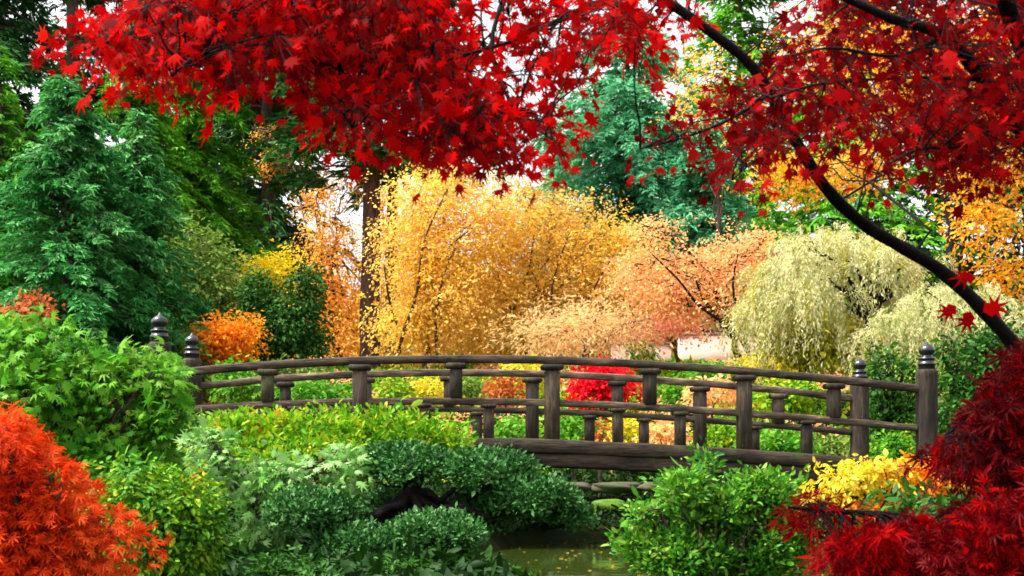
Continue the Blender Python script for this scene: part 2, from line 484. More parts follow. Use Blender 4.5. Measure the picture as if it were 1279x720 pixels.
def clump_world(c, Z0):
    px, py, rx, ry = c[:4]
    dz = c[4] if len(c) > 4 else 0.0
    rd = c[5] if len(c) > 5 else rx
    Z = Z0 + dz
    s = Z / F
    return P(px, py, Z), np.array([rx * s, rd * s, ry * s]), np.pi * rx * ry


def puffs(clumps, Z0, k=6, r0=0.36, r1=0.58, spread=0.72):
    out = []
    for c in clumps:
        px, py, rx, ry = c[:4]
        dz = c[4] if len(c) > 4 else 0.0
        rd = c[5] if len(c) > 5 else rx
        d = rdir(k)
        for q in range(k):
            f = spread * rng.uniform(0.55, 1.1)
            w = rng.uniform(r0, r1)
            out.append((px + d[q, 0] * rx * f, py - d[q, 2] * ry * f, rx * w, ry * w, dz + d[q, 1] * rd * f * (Z0 + dz) / F, rd * w))
        out.append((px, py, rx * 0.6, ry * 0.6, dz, rd * 0.6))
    return out


def foliage(clumps, Z0, size, tpl, cov=3.0, spray=4.0, per=10, lo=0.35, up=0.55, droop=0.3, amp=0.4, mi=None, face=0.0, thick=0.3, sharp=8, nlob=9, top=0.0, soft=False):
    parts, centres = [], []
    for ci, c in enumerate(clumps):
        C, Rr, A = clump_world(c, Z0)
        spx = size * F / C[1]
        n = max(30, int(cov * A / (spx * spx * AREA[tpl])))
        M = max(4, n // per)
        d = rdir(M)
        if top:
            d[:, 2] = np.where((d[:, 2] < 0) & (rng.uniform(0, 1, M) < top), -d[:, 2], d[:, 2])
        r = (lo + (1 - lo) * rng.uniform(0, 1, M) ** 0.6) * lumpy(d, nlob, amp, sharp)
        if soft:
            r = rng.uniform(0, 1, M) ** (1 / 2.4) * (1 + rng.normal(0, 0.3, M))
        cen = C + d * r[:, None] * Rr
        out = nrm(d / Rr)
        V, Fc = spray_leaves(cen, out, spray * size, per, size, tpl, up, face, droop, thick)
        parts.append((V, Fc, 0 if mi is None else mi[ci]))
        centres.append((C, Rr, cen))
    return parts, centres


def tree(name, label, cat, base_px, Z, clumps, leaf, size, tpl='diamond', bark=None, trunk_r=0.12, cov=3.0, spray=4.0, per=10, lo=0.35, up=0.55,
         droop=0.3, amp=0.4, mi=None, group=None, twigs=7, fork=0.35, crown_name='crown', lean=None, face=0.0, thick=0.3, limb_scale=0.45, sharp=8, nlob=9, top=0.0, trunk_top=None, puff=0, soft=False, limbs_px=(), limb_r=0.07, limb_dz=-0.9):
    if puff:
        if mi is not None:
            mi = [m_ for m_ in mi for _ in range(puff + 1)]
        clumps = puffs(clumps, Z, puff)
    bx = (base_px - CX) / F * Z
    base = np.array([bx, Z, float(height(bx, Z)) - 0.05])
    root = thing(name, label, cat, base, group)
    parts, cens = foliage(clumps, Z, size, tpl, cov, spray, per, lo, up, droop, amp, mi, face, thick, sharp, nlob, top, soft)
    mesh_obj(crown_name, parts, leaf, root)
    bark = bark or M_BARK
    cc = np.mean([c[0] for c in cens], axis=0)
    tt = np.asarray(trunk_top, float) if trunk_top is not None else base + (cc - base) * np.array([0.6, 0.6, 0.75])
    tk = curve(base, tt, 9, (0.15 * trunk_r, 0, 0), trunk_r * 0.35)
    tr = [tube(tk, np.linspace(trunk_r * 1.25, trunk_r * 0.55, 9), 9)]
    for C, Rr, cen in cens:
        k0 = int(rng.integers(int(9 * fork), 9))
        lm = curve(tk[k0], C + np.array([0, 0, Rr[2] * 0.2]), 8, (0, 0, 0.12 * np.linalg.norm(C - tk[k0])), 0.05 * np.linalg.norm(C - tk[k0]))
        tr.append(tube(lm, np.linspace(trunk_r * limb_scale, trunk_r * 0.18, 8), 6))
        for q in rng.integers(0, len(cen), min(twigs, len(cen))):
            j = int(rng.integers(3, 8))
            tw = curve(lm[j], cen[q], 6, (0, 0, 0.06 * np.linalg.norm(cen[q] - lm[j])), 0.03 * np.linalg.norm(cen[q] - lm[j]))
            tr.append(tube(tw, np.linspace(trunk_r * 0.16, trunk_r * 0.05, 6), 5))
    for lp in limbs_px:
        n_ = 4 * len(lp)
        q = resample([P(a, b, Z + limb_dz * min(1.0, i / 2)) for i, (a, b) in enumerate(lp)], n_)
        tr.append(tube(q, np.linspace(limb_r, limb_r * 0.22, n_), 7))
    mesh_obj('trunk', tr, bark, root, True)
    return root


def conifer(name, label, cat, base_px, Z, py_top, py_low, half_px, leaf, size, tpl='frond', cov=3.0, droop=0.35, bark=None, trunk_r=0.25, rise=0.15, group=None,
            levels=34, shape=0.85, per_branch=9, lat=0.3, rag=0.3, top_w=0.08, updir=1.0):
    s = Z / F
    bx = (base_px - CX) / F * Z
    base = np.array([bx, Z, float(height(bx, Z)) - 0.1])
    top = P(base_px, py_top, Z)
    zl = EYE + (HY - py_low) * s
    root = thing(name, label, cat, base, group)
    Rm = half_px * s
    n = int(2.3 * cov * (py_low - py_top) * half_px * 1.2 / ((size / s) ** 2 * AREA[tpl]))
    nb = levels * per_branch
    u = np.sort(rng.uniform(0, 1, nb))                       # 0 top .. 1 lowest
    th = rng.uniform(0, 2 * np.pi, nb)
    Lb = Rm * (top_w + (1 - top_w) * u ** shape) * (1 - rag + 2 * rag * rng.uniform(0, 1, nb) ** 0.8) * (1 - 0.25 * (u > 0.93))
    zb = top[2] + (zl - top[2]) * u
    d = np.stack([np.cos(th), np.sin(th), np.zeros(nb)], 1)
    pb = rng.choice(nb, n, p=Lb / Lb.sum())
    t = rng.uniform(0.0, 1, n) ** 0.65
    Ld = Lb[pb]
    dd = d[pb]; ld = np.stack([-dd[:, 1], dd[:, 0], np.zeros(n)], 1)
    side = rng.uniform(-1, 1, n)
    w = lat * Ld * (1.05 - t) * side
    pos = np.stack([np.full(n, bx), np.full(n, Z), zb[pb]], 1) + dd * (Ld * t)[:, None] + ld * w[:, None]
    pos[:, 2] += rise * Ld * t * 2 - droop * Ld * t ** 2 * 1.6 - 0.25 * np.abs(w) + rng.normal(0, 0.25 * size, n)
    axis = dd + ld * (np.sign(side) * 0.7)[:, None] + np.array([0, 0, -droop])[None] + 0.3 * rng.normal(0, 1, (n, 3))
    nn = np.array([0, 0, updir]) + 0.45 * rng.normal(0, 1, (n, 3)) + 0.35 * dd
    V, Fc = place_leaves(pos, axis, nn, size * np.exp(rng.normal(0, 0.25, n)), tpl)
    mesh_obj('crown', [(V, Fc)], leaf, root)
    tr = [tube(curve(base, top, 14, (0, 0, 0), trunk_r * 0.12), np.linspace(trunk_r * 1.1, trunk_r * 0.06, 14), 9)]
    for k in range(0, nb, max(1, nb // 110)):
        tt = np.linspace(0, 0.9, 6)[:, None]
        bp = np.array([bx, Z, zb[k]]) + d[k] * Lb[k] * tt
        bp[:, 2] += (rise * Lb[k] * tt * 2 - droop * Lb[k] * tt ** 2 * 1.6)[:, 0]
        tr.append(tube(bp, np.linspace(max(trunk_r * 0.16, 0.015), 0.006, 6), 5))
    mesh_obj('trunk', tr, bark or M_BARK, root, True)
    return root


def weeping(name, label, cat, base_px, Z, dome, strand_px, leaves, size, n_str, bark, trunk_r, mats, group=None, per=34, py_fork=400):
    """dome: (px, py, rx, ry); strands rise over the dome and hang"""
    bx = (base_px - CX) / F * Z
    base = np.array([bx, Z, float(height(bx, Z)) - 0.05])
    root = thing(name, label, cat, base, group)
    s = Z / F
    dm = np.array(dome, float)
    pick = rng.choice(len(dm), n_str, p=dm[:, 2] / dm[:, 2].sum())
    cw = np.array([P(a[0], a[1], Z) + np.array([0, a[4], 0]) for a in dm]); rw = np.array([[a[2] * s, a[2] * s * 0.8, a[3] * s] for a in dm])
    C = cw[pick]; Rr = rw[pick]
    kd = rdir(46); kd[:, 2] = np.abs(kd[:, 2]) ** 1.3
    kr = rng.uniform(0.5, 1.35, 46)
    kk = rng.integers(0, 46, n_str)
    d = nrm(kd[kk] + rng.normal(0, 0.12, (n_str, 3))) * (kr[kk] * rng.uniform(0.88, 1.06, n_str))[:, None]
    st = C + d * Rr
    hlen = strand_px * s * np.exp(rng.normal(0, 0.4, n_str)) * (0.45 + 0.75 * (1 - np.clip(d[:, 2], 0, 1)))
    outv = np.stack([d[:, 0], d[:, 1], np.zeros(n_str)], 1)
    t = rng.uniform(0, 1, (n_str, per))
    pos = st[:, None] + outv[:, None] * (0.35 * hlen[:, None] * np.sqrt(t))[..., None]
    pos[..., 2] += 0.08 * hlen[:, None] * np.sin(t * 3) - hlen[:, None] * t ** 1.4
    pos += rng.normal(0, 0.35 * size, pos.shape)
    axis = outv[:, None] * (0.8 - 0.7 * t)[..., None] + np.array([0, 0, -1.0]) * (0.3 + t)[..., None] + 0.4 * rng.normal(0, 1, pos.shape)
    nn = outv[:, None] + np.array([0, 0, 0.5]) + 0.5 * rng.normal(0, 1, pos.shape)
    mi_s = (rng.uniform(0, 1, n_str) < 0.18).astype(int)
    parts = []
    for m_ in (0, 1):
        q = mi_s == m_
        V, Fc = place_leaves(pos[q].reshape(-1, 3), axis[q].reshape(-1, 3), nn[q].reshape(-1, 3), size * np.exp(rng.normal(0, 0.25, q.sum() * per)), leaves)
        parts.append((V, Fc, m_))
    mesh_obj('crown', parts, mats, root)
    fk = P(base_px, py_fork, Z)
    tr = [tube(curve(base, fk, 8, (0.1, 0, 0), 0.06), np.linspace(trunk_r * 1.2, trunk_r * 0.8, 8), 9)]
    for k in range(16):
        tip = st[rng.integers(0, n_str)]
        tr.append(tube(curve(fk, tip, 9, (0, 0, 0.3), 0.07), np.linspace(trunk_r * 0.5, trunk_r * 0.1, 9), 6))
    mesh_obj('trunk', tr, bark, root, True)
    return root


# ------------------------------------------------------------------ ground and water
gx = np.concatenate([np.linspace(-900, -26, 22)[:-1], np.linspace(-26, 26, 150), np.linspace(26, 900, 22)[1:]])
gy = np.concatenate([np.linspace(-60, -1, 8)[:-1], np.linspace(-1, 46, 140), np.linspace(46, 1500, 30)[1:]])
GX, GY = np.meshgrid(gx, gy)
GV = np.stack([GX, GY, height(GX, GY)], -1).reshape(-1, 3)
nx, ny = len(gx), len(gy)
i_ = np.arange(ny - 1)[:, None] * nx; j_ = np.arange(nx - 1)[None, :]
GF = np.stack([i_ + j_, i_ + j_ + 1, i_ + nx + j_ + 1, i_ + nx + j_], -1).reshape(-1, 4)
g = mesh_obj('ground', [(GV, GF)], M_SOIL, None, True)
g['kind'] = 'structure'

m, ns, ls = mat('pond_water')
p = ns.new('ShaderNodeBsdfPrincipled')
p.inputs['Base Color'].default_value = (0.025, 0.038, 0.006, 1)
p.inputs['Roughness'].default_value = 0.04
p.inputs['IOR'].default_value = 1.33
tc = ns.new('ShaderNodeTexCoord'); nz = ns.new('ShaderNodeTexNoise'); nz.inputs['Scale'].default_value = 5
mp = ns.new('ShaderNodeMapping'); mp.inputs['Scale'].default_value = (1, 0.5, 1)
bp = ns.new('ShaderNodeBump'); bp.inputs['Strength'].default_value = 0.14; bp.inputs['Distance'].default_value = 0.02
ls.new(tc.outputs['Object'], mp.inputs[0]); ls.new(mp.outputs[0], nz.inputs['Vector']); ls.new(nz.outputs['Fac'], bp.inputs['Height']); ls.new(bp.outputs[0], p.inputs['Normal'])
o = ns.new('ShaderNodeOutputMaterial'); ls.new(p.outputs[0], o.inputs[0])
ang = np.linspace(0, 2 * np.pi, 49)[:-1]
WV = np.array([(1.6 + 2.5 * math.cos(a), 12.3 + 7.2 * math.sin(a), 0.0) for a in ang])
w = mesh_obj('water', [(WV, np.array([list(range(48))]))], m)
w['kind'] = 'structure'

# ------------------------------------------------------------------ bridge
NL, NR = np.array([(200 - CX) / F * 15.6, 15.6]), np.array([(1158 - CX) / F * 16.5, 16.5])
DV = NR - NL
YAW = math.atan2(DV[1], DV[0])
CRS = np.array([-math.sin(YAW), math.cos(YAW)]) * 2.42         # near line -> far line


def t_of(px):
    a = (px - CX) / F
    return (a * NL[1] - NL[0]) / (DV[0] - a * DV[1])


def zt_of(px, py):
    t = t_of(px); Y = NL[1] + t * DV[1]
    return t, EYE + (HY - py) / F * Y


def fit(pts, deg=3):
    a = np.array([zt_of(*q) for q in pts])
    return np.polyfit(a[:, 0], a[:, 1], deg)


TOP = fit([(217, 467), (335, 456), (450, 451), (570, 448.5), (690, 450.5), (812, 456.5), (930, 464), (1042, 474), (1120, 482), (1150, 487)])
MID = fit([(230, 514), (335, 505), (450, 501), (570, 502), (690, 505), (812, 509.5), (930, 516), (1060, 526), (1150, 536)])


def BP(t, z, far):
    q = NL + t * DV + (CRS if far else 0)
    return np.array([q[0], q[1], z])


def zT(t): return float(np.polyval(TOP, t))
def zM(t): return float(np.polyval(MID, t))


bridge = thing('footbridge', 'weathered brown wooden footbridge arching over the pond with slatted post railings', 'bridge', (*(NL + 0.5 * DV + 0.5 * CRS), 0.9))
BEAM_D = 0.47
for far in (False, True):
    tt = np.linspace(-0.0 if far else 0.005, 1.0, 33)
    tl = np.linspace(0.02, 0.985, 33)
    mesh_obj('top_rail', sweep([BP(t, zT(t), far) for t in tt], 0.12, 0.1, 0.014, 0.0025), M_RAIL, bridge)
    mesh_obj('middle_rail', sweep([BP(t, zM(t), far) for t in tl], 0.11, 0.088, 0.012, 0.0025), M_RAIL, bridge)
    bt = np.linspace(0.0, 1.0, 33)
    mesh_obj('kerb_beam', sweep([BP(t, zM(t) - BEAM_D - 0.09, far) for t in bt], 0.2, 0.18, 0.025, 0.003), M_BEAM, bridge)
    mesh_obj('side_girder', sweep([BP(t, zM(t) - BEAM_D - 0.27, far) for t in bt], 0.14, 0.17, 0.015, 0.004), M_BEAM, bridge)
    # upper posts between middle and top rail, each with a bearing block under the rail
    for px in (335, 450, 570, 690, 812, 930, 1042):
        t = t_of(px)
        through = px in (450, 690, 930)
        z0 = zM(t) - BEAM_D - 0.02 if through else zM(t) + 0.035
        wpost = (0.19 if px in (450, 690, 930) else 0.16) + rng.uniform(-0.008, 0.008)
        po = mesh_obj('railing_post', box(BP(t, z0, far), wpost, 0.15, zT(t) - 0.13 - z0, YAW, 0.014), M_POST, bridge)
        mesh_obj('bearing_block', box(BP(t, zT(t) - 0.128, far), wpost + 0.1, 0.19, 0.075, YAW, 0.016), M_POST, po)
    # short posts between deck kerb and middle rail
    for px in (290, 370, 530, 611, 772, 850, 1008):
        t = t_of(px)
        z0 = zM(t) - BEAM_D - 0.02
        po = mesh_obj('short_post', box(BP(t, z0, far), 0.14 + rng.uniform(-0.008, 0.008), 0.12, zM(t) - 0.085 - z0, YAW, 0.012), M_POST, bridge)
        mesh_obj('bearing_block', box(BP(t, zM(t) - 0.083, far), 0.2, 0.17, 0.05, YAW, 0.012), M_POST, po)
    # end posts with finials
    for t, ztop in ((0.0, zt_of(200, 428)[1]), (1.0, zt_of(1158, 462)[1])):
        b = BP(t, 0, far)
        z0 = float(height(b[0], b[1])) - 0.3
        r = 0.142
        ep = mesh_obj('end_post', [lathe((b[0], b[1], 0), [(r * 1.02, z0), (r, ztop - 0.08), (r * 0.99, ztop - 0.03), (r * 0.85, ztop), (0.0, ztop + 0.001)], 24)], M_POST, bridge, True)
        s = 1.0
        fin = [(0.108, -0.01), (0.108, 0.055), (0.118, 0.06), (0.118, 0.085), (0.106, 0.09), (0.1, 0.13), (0.112, 0.135), (0.112, 0.155), (0.08, 0.165), (0.066, 0.19), (0.092, 0.215), (0.107, 0.25), (0.1, 0.285), (0.07, 0.318), (0.03, 0.34), (0.012, 0.372), (0.0, 0.38)]
        mesh_obj('finial', [lathe((b[0], b[1], ztop), fin, 24)], M_CAP, ep, True)
# deck planks and cross bearers
pl = []
for k in range(64):
    t = (k + 0.5) / 64
    q = NL + t * DV + 0.5 * CRS
    pl += box((q[0], q[1], zM(t) - BEAM_D - 0.12 + rng.normal(0, 0.003)), 0.145, 2.22, 0.05, YAW, 0.006)
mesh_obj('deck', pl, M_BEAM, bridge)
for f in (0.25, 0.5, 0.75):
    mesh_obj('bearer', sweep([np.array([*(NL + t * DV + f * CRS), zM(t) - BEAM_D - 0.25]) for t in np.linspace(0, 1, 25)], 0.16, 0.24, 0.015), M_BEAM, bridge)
for t in (0.2, 0.8):
    for f in (0.1, 0.9):
        q = NL + t * DV + f * CRS
        z0 = float(height(q[0], q[1])) - 0.4
        mesh_obj('pier', [lathe((q[0], q[1], 0), [(0.13, z0), (0.13, zM(t) - BEAM_D - 0.37)], 16)], M_BEAM, bridge, True)
    q = NL + t * DV + 0.5 * CRS
    mesh_obj('pier_cap', sweep([np.array([*(NL + t * DV + f * CRS), zM(t) - BEAM_D - 0.46]) for f in (0.02, 0.5, 0.98)], 0.2, 0.17, 0.015), M_BEAM, bridge)


# ------------------------------------------------------------------ stones under the bridge, moss mounds
def rock(name, label, cat, px, Z, zc, size, mt, seed, group=None, flat=0.6):
    r_ = np.random.default_rng(seed)
    nu, nv_ = 18, 11
    x = (px - CX) / F * Z
    ph = r_.uniform(0, 6, 6)
    V = []
    for a in range(nv_):
        v = math.pi * a / (nv_ - 1)
        for b in range(nu):
            u = 2 * math.pi * b / nu
            d = np.array([math.sin(v) * math.cos(u), math.sin(v) * math.sin(u), math.cos(v)])
            q = 1 + 0.16 * math.sin(3 * d[0] + ph[0]) * math.cos(2.6 * d[1] + ph[1]) + 0.09 * math.sin(6 * d[2] + ph[2] + 4 * d[0]) + 0.05 * math.sin(9 * d[1] + ph[3])
            dd = np.sign(d) * np.abs(d) ** 0.75
            V.append((x + dd[0] * size[0] * q, Z + dd[1] * size[1] * q, zc + dd[2] * size[2] * q))
    i = np.arange(nv_ - 1)[:, None] * nu; j = np.arange(nu)[None, :]
    Fq = np.stack([i + j, i + nu + j, i + nu + (j + 1) % nu, i + (j + 1) % nu], -1).reshape(-1, 4)
    o = mesh_obj(name, [(np.array(V), Fq)], mt, None, True)
    o['label'] = label; o['category'] = cat
    if group:
        o['group'] = group
    return o


for k, (px, wd, lab) in enumerate([(712, 0.4, 'flat brown edging stone under the bridge beside the pine pads'), (770, 0.42, 'flat brown edging stone under the bridge above the two moss mounds'),
                                   (826, 0.4, 'flat brown edging stone under the bridge, second from the glossy green bush'), (872, 0.38, 'flat brown edging stone under the bridge touching the glossy green bush')]):
    rock('edging_stone', lab, 'stone', px, 20.3, EYE + (HY - 609) / F * 20.3, (wd, 0.3, 0.085), M_STONE, 40 + k, 'flat edging stones on the bank under the bridge')
for k, (px, py, wd, lab) in enumerate([(762, 634, 0.24, 'bright green moss mound on the bank beside the clipped pine'), (815, 636, 0.27, 'bright green moss mound on the bank behind the glossy green bush'), (705, 642, 0.26, 'green moss mound half hidden behind the pine pads')]):
    rock('moss_mound', lab, 'moss', px, 19.7, EYE + (HY - py - 2) / F * 19.7, (wd * 1.35, 0.3, 0.14), M_MOSS, 60 + k, 'moss mounds on the pond bank')
rock('pond_stone', 'dark wet stone at the pond edge below the moss mounds', 'stone', 800, 17.9, 0.05, (0.3, 0.25, 0.16), M_STONE, 70)

# ------------------------------------------------------------------ garden wall
def wall(label, px0, px1, Z, top, th=0.3):
    p0, p1 = P(px0, top, Z), P(px1, top, Z)
    c = (p0 + p1) / 2
    zb = float(height(c[0], c[1])) - 0.4
    r = thing('garden_wall', label, 'wall', (c[0], c[1], zb), 'pink garden walls behind the bridge')
    mesh_obj('wall_body', box((c[0], c[1], zb), p1[0] - p0[0], th, p0[2] - zb, 0, 0.01), M_WALL, r)
    mesh_obj('coping', box((c[0], c[1], p0[2] + 0.002), p1[0] - p0[0] + 0.1, th + 0.12, 0.07, 0, 0.01), M_WALLCAP, r)


wall('tall pink garden wall behind the forked maple trunk', 848, 945, 34.0, 420)
wall('low pink garden wall behind the round green bush', 764, 838, 34.6, 432)

# ------------------------------------------------------------------ far and middle trees (left to right)
conifer('conifer_tree', 'very dark conifer filling the left edge of the picture', 'conifer', -20, 30, -320, 470, 190, FIR, 0.26, cov=2.6, droop=0.5, trunk_r=0.4, group='tall dark conifers')
conifer('conifer_tree', 'tall dark conifer with a bare trunk against white sky behind the blue-green cypress', 'conifer', 92, 48, -420, 420, 150, FIR, 0.5, cov=1.4, droop=0.35, trunk_r=0.38, group='tall dark conifers', levels=14)
conifer('conifer_tree', 'mid green conifer behind the blue-green cypress, under the tip of the red canopy', 'conifer', 240, 36, -120, 450, 110, GREENFIR, 0.25, cov=3.4, droop=0.45, trunk_r=0.3, group='green conifers')
conifer('conifer_tree', 'bright green conifer filling the gap between the two cypresses', 'conifer', 178, 33, 0, 430, 100, GREENFIR, 0.25, cov=2.8, droop=0.45, trunk_r=0.25, group='green conifers', rag=0.5)
conifer('conifer_tree', 'dark green conifer far behind the lemon-yellow tree', 'conifer', 285, 54, -140, 400, 140, FIR, 0.45, cov=2.6, droop=0.4, trunk_r=0.3, group='tall dark conifers')
conifer('cypress_tree', 'larger feathery blue-green cypress standing nearer the left edge', 'cypress', 85, 24, 95, 480, 150, CYPRESS, 0.18, cov=3.2, droop=0.4, trunk_r=0.2, rise=0.25, levels=30, rag=0.4, group='blue-green cypresses')
conifer('cypress_tree', 'slimmer blue-green cypress directly behind the left end posts', 'cypress', 172, 25.5, 140, 470, 100, CYPRESS, 0.18, cov=3.2, droop=0.45, trunk_r=0.15, rise=0.25, levels=30, rag=0.4, group='blue-green cypresses')
conifer('cypress_tree', 'green cypress at the left edge behind the rusty maple', 'cypress', 0, 26, 60, 480, 110, GREENFIR, 0.19, cov=2.6, droop=0.5, trunk_r=0.18, rise=0.25, levels=30, rag=0.5)
conifer('conifer_tree', 'dark open conifer with gaps of sky behind the yellow tree tuft', 'conifer', 335, 46, -200, 350, 130, FIR, 0.5, cov=1.7, droop=0.4, trunk_r=0.35, group='tall dark conifers', levels=18)
conifer('conifer_tree', 'tall pine with two bare reddish trunks showing above the bridge rail', 'conifer', 463, 37, -560, 235, 150, FIR, 0.45, cov=1.5, droop=0.3, trunk_r=0.30, bark=M_REDBARK, group='tall dark conifers', levels=16, shape=0.6)
conifer('conifer_tree', 'slender pine trunk standing close behind the thicker reddish pine', 'conifer', 490, 40, -520, 230, 120, FIR, 0.45, cov=1.0, droop=0.3, trunk_r=0.2, bark=M_REDBARK, group='tall dark conifers', levels=12, shape=0.6)
conifer('fir_tree', 'pale blue-green fir standing behind the yellow maples', 'fir', 785, 44, 15, 400, 185, BLUEFIR, 0.32, cov=4.5, droop=0.35, trunk_r=0.3, rise=0.1, levels=34, shape=0.6)
conifer('fir_tree', 'deeper green fir to the right of the pale blue-green fir', 'fir', 880, 40, 150, 400, 80, BLUEFIR, 0.32, cov=3.6, droop=0.4, trunk_r=0.25, levels=24)
conifer('conifer_tree', 'bright green conifer behind the upper red maple limb', 'conifer', 925, 55, -160, 330, 110, GREENFIR, 0.5, cov=2.0, droop=0.3, trunk_r=0.3, group='green conifers')
conifer('conifer_tree', 'dark green conifer behind the weeping tree under the red leaves', 'conifer', 1080, 42, -60, 380, 170, GREENFIR, 0.45, cov=2.2, droop=0.4, trunk_r=0.3, group='green conifers')
conifer('conifer_tree', 'dark conifer at the right edge behind the golden tree', 'conifer', 1290, 40, -200, 420, 170, FIR, 0.45, cov=2.0, droop=0.4, trunk_r=0.35, group='tall dark conifers')

tree('broadleaf_tree', 'pale yellow-green tree between the cypress and the yellow tuft', 'tree', 250, 28, [(250, 345, 60, 55), (225, 390, 60, 45), (285, 385, 40, 42), (240, 300, 35, 30), (265, 420, 60, 30)], PALEGREEN, 0.10, cov=3, spray=5.5, per=18, trunk_r=0.1, soft=True, thick=0.13, up=0.8, limb_scale=0.3)
tree('broadleaf_tree', 'narrow lemon-yellow tree rising behind the dark clipped evergreen', 'tree', 345, 34, [(340, 335, 32, 24), (358, 358, 18, 26), (312, 345, 16, 16)], PUREYEL, 0.10, cov=3.5, spray=3, trunk_r=0.07, soft=True, limb_scale=0.3)
tree('evergreen_shrub', 'dark green pointed evergreen in front of the lemon-yellow tree', 'shrub', 345, 27, [(325, 370, 24, 34), (345, 415, 50, 34), (385, 360, 22, 42), (365, 400, 42, 45), (390, 425, 24, 24), (322, 410, 25, 40)], DEEPGREEN, 0.085, cov=4, spray=3, trunk_r=0.08, amp=0.25)
tree('small_maple', 'small bright orange maple beside the far end post', 'maple', 285, 25, [(285, 422, 36, 26), (262, 418, 26, 20), (305, 412, 20, 16), (285, 440, 30, 16)], ORANGE, 0.075, cov=4, spray=3, trunk_r=0.05, soft=True, limb_scale=0.3)
tree('small_maple', 'small rusty orange shrub at the foot of the dark left conifer', 'maple', 46, 20, [(46, 380, 20, 22), (20, 395, 22, 16)], RUST, 0.09, cov=2.5, spray=3, trunk_r=0.04)
# yellow and orange maples behind the bridge
tree('autumn_tree', 'orange-gold tree around the reddish pine trunks', 'tree', 425, 40.5, [(415, 300, 42, 48), (398, 375, 36, 50), (455, 380, 42, 55), (430, 225, 30, 24), (440, 420, 60, 34), (350, 200, 34, 18, 4), (340, 165, 22, 12, 4), (395, 250, 26, 16)], GOLD, 0.09, cov=1.5, spray=5.5, per=18, soft=True, up=0.5, thick=0.13, lo=0.2, amp=0.5, limb_scale=0.3, trunk_r=0.11, group='autumn trees behind the bridge')
tree('autumn_tree', 'broad golden-yellow tree left of centre behind the bridge rail', 'tree', 530, 34, [(560, 240, 60, 42), (530, 300, 72, 60), (575, 330, 70, 70), (528, 355, 52, 66), (555, 400, 85, 50), (620, 270, 50, 45), (522, 255, 30, 56), (515, 415, 40, 34)], YELLOW, 0.085, cov=2.0, spray=5.5, per=18, soft=True, up=0.5, thick=0.13, lo=0.2, amp=0.5, limb_scale=0.3, trunk_r=0.07, group='autumn trees behind the bridge', twigs=16, limbs_px=[[(497, 455), (503, 420), (520, 370), (531, 300), (560, 235)], [(503, 420), (488, 380), (480, 330)], [(520, 370), (550, 320), (590, 285)], [(548, 450), (545, 400), (556, 340), (575, 300)]], limb_r=0.06)
tree('autumn_tree', 'wide yellow tree with bare limbs at the centre behind the bridge', 'tree', 655, 36, [(690, 275, 70, 40), (720, 320, 75, 55), (640, 310, 60, 50), (680, 370, 80, 45), (620, 375, 60, 55), (745, 365, 55, 45), (655, 245, 40, 24), (770, 300, 40, 30), (800, 350, 40, 40), (600, 430, 60, 24), (690, 420, 80, 24)], YELLOW, 0.09, cov=1.9, spray=5.5, per=18, soft=True, up=0.5, thick=0.13, lo=0.2, amp=0.5, limb_scale=0.3, trunk_r=0.07, group='autumn trees behind the bridge', twigs=14, limbs_px=[[(662, 455), (652, 420), (628, 360), (612, 300), (600, 255)], [(690, 455), (688, 400), (692, 350), (712, 290)], [(640, 392), (660, 340), (668, 290)], [(735, 450), (728, 400), (748, 350), (770, 315)]], limb_r=0.055)
tree('autumn_tree', 'peach and orange maple with a dark forked trunk at the pink wall', 'maple', 932, 31, [(870, 335, 60, 32), (920, 320, 50, 32), (830, 360, 50, 35), (905, 375, 52, 40), (790, 335, 36, 30), (950, 300, 34, 18), (850, 378, 50, 24), (955, 395, 22, 26), (820, 290, 40, 16)], PEACH, 0.08, cov=1.7, spray=5.5, per=18, soft=True, up=0.5, thick=0.13, lo=0.2, amp=0.5, limb_scale=0.3, trunk_r=0.09, bark=M_DARKBARK, group='autumn trees behind the bridge', twigs=14, fork=0.6, limbs_px=[[(938, 462), (930, 430), (905, 405), (872, 380), (848, 350), (815, 318)], [(938, 460), (928, 410), (916, 360), (922, 318)], [(905, 405), (880, 375), (868, 345)], [(948, 462), (949, 425), (957, 395)]])
tree('autumn_tree', 'pinkish shrubby maple in front of the low pink wall', 'maple', 850, 32.5, [(832, 406, 26, 18), (868, 402, 24, 12), (795, 415, 16, 10)], PINK, 0.08, cov=2.6, spray=5.5, per=18, trunk_r=0.05, group='autumn trees behind the bridge', soft=True, thick=0.13, up=0.8, limb_scale=0.3)
tree('autumn_shrub', 'buff-coloured twiggy shrub just above the middle of the bridge rail', 'shrub', 720, 31, [(690, 415, 60, 34), (745, 405, 60, 38), (790, 410, 30, 30)], BUFF, 0.12, tpl='blade', cov=1.6, spray=5.5, per=18, trunk_r=0.05, twigs=20, soft=True, thick=0.13, up=0.8, limb_scale=0.3)
tree('autumn_tree', 'golden-orange tree at the upper right behind the red maple', 'tree', 1230, 26, [(1060, 60, 90, 40, 5), (1180, 50, 90, 50, 2), (1240, 215, 50, 36), (1120, 130, 70, 30, 4), (1225, 275, 50, 36), (1260, 130, 50, 60), (1270, 345, 45, 34), (1000, 215, 70, 30, 8), (1080, 205, 45, 26, 8)], L('amber_leaf', [(0.75, 0.2, 0.01), (0.88, 0.35, 0.015), (0.88, 0.5, 0.04), (0.85, 0.42, 0.1)], 0.5, 0.5, 0.2, 0.6, 0.4), 0.10, cov=2.2, spray=5.5, per=18, trunk_r=0.14, bark=M_DARKBARK, group='autumn trees behind the bridge', soft=True, thick=0.13, up=0.5, limb_scale=0.3)
